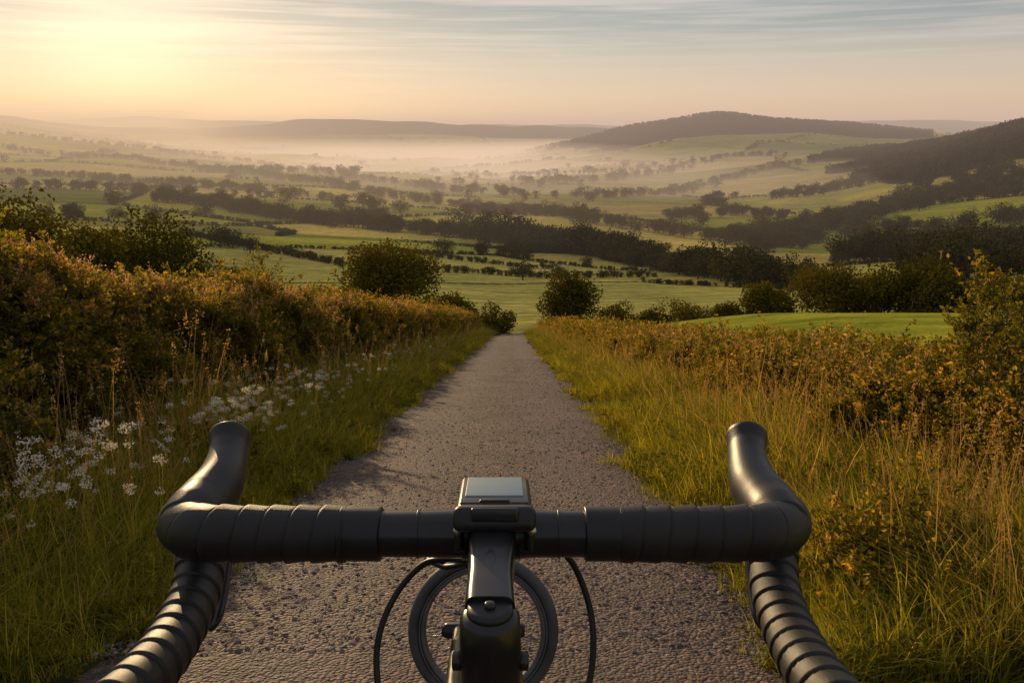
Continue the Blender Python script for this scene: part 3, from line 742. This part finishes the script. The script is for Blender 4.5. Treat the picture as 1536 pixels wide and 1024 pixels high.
wheel = empty("front_wheel", bike)
ph = np.linspace(0, 2*math.pi, 97)
def ring(name, r0, rad, mat, flat=(1, 1), seg=14, fo=0.):
    P = np.array([wc+fw*fo+ex*r0*math.cos(a_)+up*r0*1.03*math.sin(a_) for a_ in ph])
    tube_obj(name, P, rad, mat, wheel, seg=seg, flat=flat, cap=False, upv=tuple(fw))
ring("tyre", wr-.0078, .0078, tyre_m, (1.25, 1))
ring("rim", wr-.0185, .0040, rim_m, (1.8, 1.1))
ring("rim_edge", wr-.0150, .0009, rim_m, fo=-.008)
for k_ in range(20):
    a_ = k_*2*math.pi/20+.1; q = ex*math.cos(a_)+up*math.sin(a_); b_ = ex*math.cos(a_+.35)+up*math.sin(a_+.35)
    tube_obj("spoke", [wc+b_*.014+fw*.006*(-1)**k_, wc+q*(wr-.02)], .0007, steel, wheel, seg=6)
tube_obj("hub", catmull([wc-fw*.025, wc-fw*.01, wc, wc+fw*.01, wc+fw*.025], 14), [.016, .019, .019, .012, .010, .010, .010, .010, .010, .010, .012, .019, .019, .016], blk, wheel, seg=24)
tube_obj("axle", [wc-ex*.052, wc-ex*.045, wc+ex*.045, wc+ex*.052], [.007, .010, .010, .007], plast, wheel, seg=16)
for sgn in (-1, 1):
    tube_obj("fork_leg", catmull([top+dwn*.16+ex*.012*sgn, (top+dwn*.13)*.5+wc*.5+ex*.03*sgn-up*.03, wc+ex*.030*sgn], 24), np.linspace(.013, .008, 24), blk, bike, seg=16)

# ------------------------------------------------------------------ air volumes lit by their own emission
def volmat(name, dens, J):
    m, nt, ns, ls = newmat(name)
    a = N(nt, 'ShaderNodeVolumeAbsorption'); a.inputs['Density'].default_value = dens; a.inputs['Color'].default_value = (0, 0, 0, 1)
    e = N(nt, 'ShaderNodeEmission'); e.inputs['Color'].default_value = (*J, 1); e.inputs['Strength'].default_value = dens  # sunlight scattered by the air is put in as emission colour
    s_ = N(nt, 'ShaderNodeAddShader'); ls.new(a.outputs[0], s_.inputs[0]); ls.new(e.outputs[0], s_.inputs[1])
    o = N(nt, 'ShaderNodeOutputMaterial'); ls.new(s_.outputs[0], o.inputs['Volume'])
    return m
def prism(name, foot, z0, z1, dens, J):
    bm = bmesh.new(); lo = [bm.verts.new((x, y, z0)) for x, y in foot]; hi = [bm.verts.new((x, y, z1)) for x, y in foot]; n = len(foot)
    bm.faces.new(lo[::-1]); bm.faces.new(hi)
    for k in range(n): bm.faces.new((lo[k], lo[(k+1) % n], hi[(k+1) % n], hi[k]))
    bmesh.ops.recalc_face_normals(bm, faces=bm.faces)
    me = bpy.data.meshes.new(name); bm.to_mesh(me); bm.free(); me.materials.append(volmat(name, dens, J))
    return link(bpy.data.objects.new(name, me))
prism("glowing_haze", [(-21000, 150), (21000, 150), (21000, 21000), (-21000, 21000)], -600, 180, .000115, (.62, .46, .37))  # aerial perspective put in as the box's own even glow
prism("glowing_haze", [(-20800, 420), (220, 420), (-9000, 20800)], -590, 150, .00018, (1.0, .68, .38))  # added golden wedge, its emission imitates sunlit air towards the sun
for zt_, dn, JJ in ((-62, .00026, (.92, .65, .43)), (-84, .00036, (.94, .68, .46)), (-108, .0010, (.96, .71, .50))):
    prism("glowing_valley_mist", [(-7000, 950-zt_), (3200, 950-zt_), (6500, 9000-zt_*3), (-7000, 9000-zt_*3)], -500+zt_*.01, zt_, dn, JJ)  # slabs glow by themselves in place of light caught by mist

# ------------------------------------------------------------------ sun and sky
SAZ = R(-25.); SEL = R(8.)
sun_d = bpy.data.lights.new("sun", 'SUN'); sun_d.energy = 5.; sun_d.angle = R(.5); sun_d.color = (1., .70, .37)
sun = link(bpy.data.objects.new("sun", sun_d))
sd = Vector((math.sin(SAZ)*math.cos(SEL), math.cos(SAZ)*math.cos(SEL), math.sin(SEL)))
sun.rotation_euler = sd.to_track_quat('Z', 'Y').to_euler()
gd = Vector((math.sin(SAZ)*math.cos(R(4.2)), math.cos(SAZ)*math.cos(R(4.2)), math.sin(R(4.2))))
w = bpy.data.worlds.new("World"); scene.world = w; w.use_nodes = True; nt = w.node_tree; nt.nodes.clear(); ls = nt.links
sky = N(nt, 'ShaderNodeTexSky', sky_type='NISHITA'); sky.sun_disc = False; sky.sun_elevation = SEL; sky.sun_rotation = SAZ
sky.air_density = 1.; sky.dust_density = .2; sky.ozone_density = 2.
bg1 = N(nt, 'ShaderNodeBackground'); bg1.inputs[1].default_value = .05; ls.new(sky.outputs[0], bg1.inputs[0])
tc = N(nt, 'ShaderNodeTexCoord'); d = tc.outputs['Generated']; sp = N(nt, 'ShaderNodeSeparateXYZ'); ls.new(d, sp.inputs[0])
z = sp.outputs[2]
cr = N(nt, 'ShaderNodeValToRGB'); ls.new(maprange(nt, z, 0., .5), cr.inputs[0])
els = cr.color_ramp.elements; els[0].position = 0; els[0].color = (.60, .36, .265, 1); els[1].position = 1.; els[1].color = (.34, .34, .38, 1)
for ps, cc in ((.08, (.62, .40, .30)), (.15, (.49, .36, .30)), (.22, (.26, .245, .24)), (.29, (.13, .16, .175)), (.5, (.30, .31, .34))):
    e_ = els.new(ps); e_.color = (*cc, 1)
vd = N(nt, 'ShaderNodeVectorMath', operation='DOT_PRODUCT'); ls.new(d, vd.inputs[0]); vd.inputs[1].default_value = gd
dt = mathn(nt, 'MAXIMUM', vd.outputs['Value'], 0.)
g1 = mathn(nt, 'POWER', dt, 16.); g2 = mathn(nt, 'POWER', dt, 280.)
def streak(sc, zs, off, det):
    mp = N(nt, 'ShaderNodeMapping'); mp.inputs['Scale'].default_value = (sc, sc, zs); mp.inputs['Location'].default_value = (off, off, off)
    mp.inputs['Rotation'].default_value = (0, R(1.2), 0); ls.new(d, mp.inputs[0])
    return noise(nt, mp.outputs[0], 1.7, det, .56)
cf = mathn(nt, 'MAXIMUM', maprange(nt, streak(1.5, 38, 0., 5), .47, .64), mathn(nt, 'MULTIPLY', maprange(nt, streak(2.4, 85, 4., 3), .50, .68), .7))
clf = mathn(nt, 'MULTIPLY', cf, maprange(nt, z, .03, .09))
base = mixc(nt, mathn(nt, 'MULTIPLY', g1, .30), cr.outputs[0], (.84, .50, .28))
cloudc = mixc(nt, g1, (.56, .44, .39), (.96, .68, .45))
base = mixc(nt, mathn(nt, 'MULTIPLY', clf, .82), base, cloudc)
c = mixc(nt, mathn(nt, 'MULTIPLY', g2, .55), base, (1.12, .84, .55))
bg2 = N(nt, 'ShaderNodeBackground'); ls.new(c, bg2.inputs[0]); bg2.inputs[1].default_value = .85
ad = N(nt, 'ShaderNodeAddShader'); ls.new(bg1.outputs[0], ad.inputs[0]); ls.new(bg2.outputs[0], ad.inputs[1])
o = N(nt, 'ShaderNodeOutputWorld'); ls.new(ad.outputs[0], o.inputs[0])
scene.view_settings.view_transform = 'Standard'; scene.view_settings.look = 'None'; scene.view_settings.exposure = 0
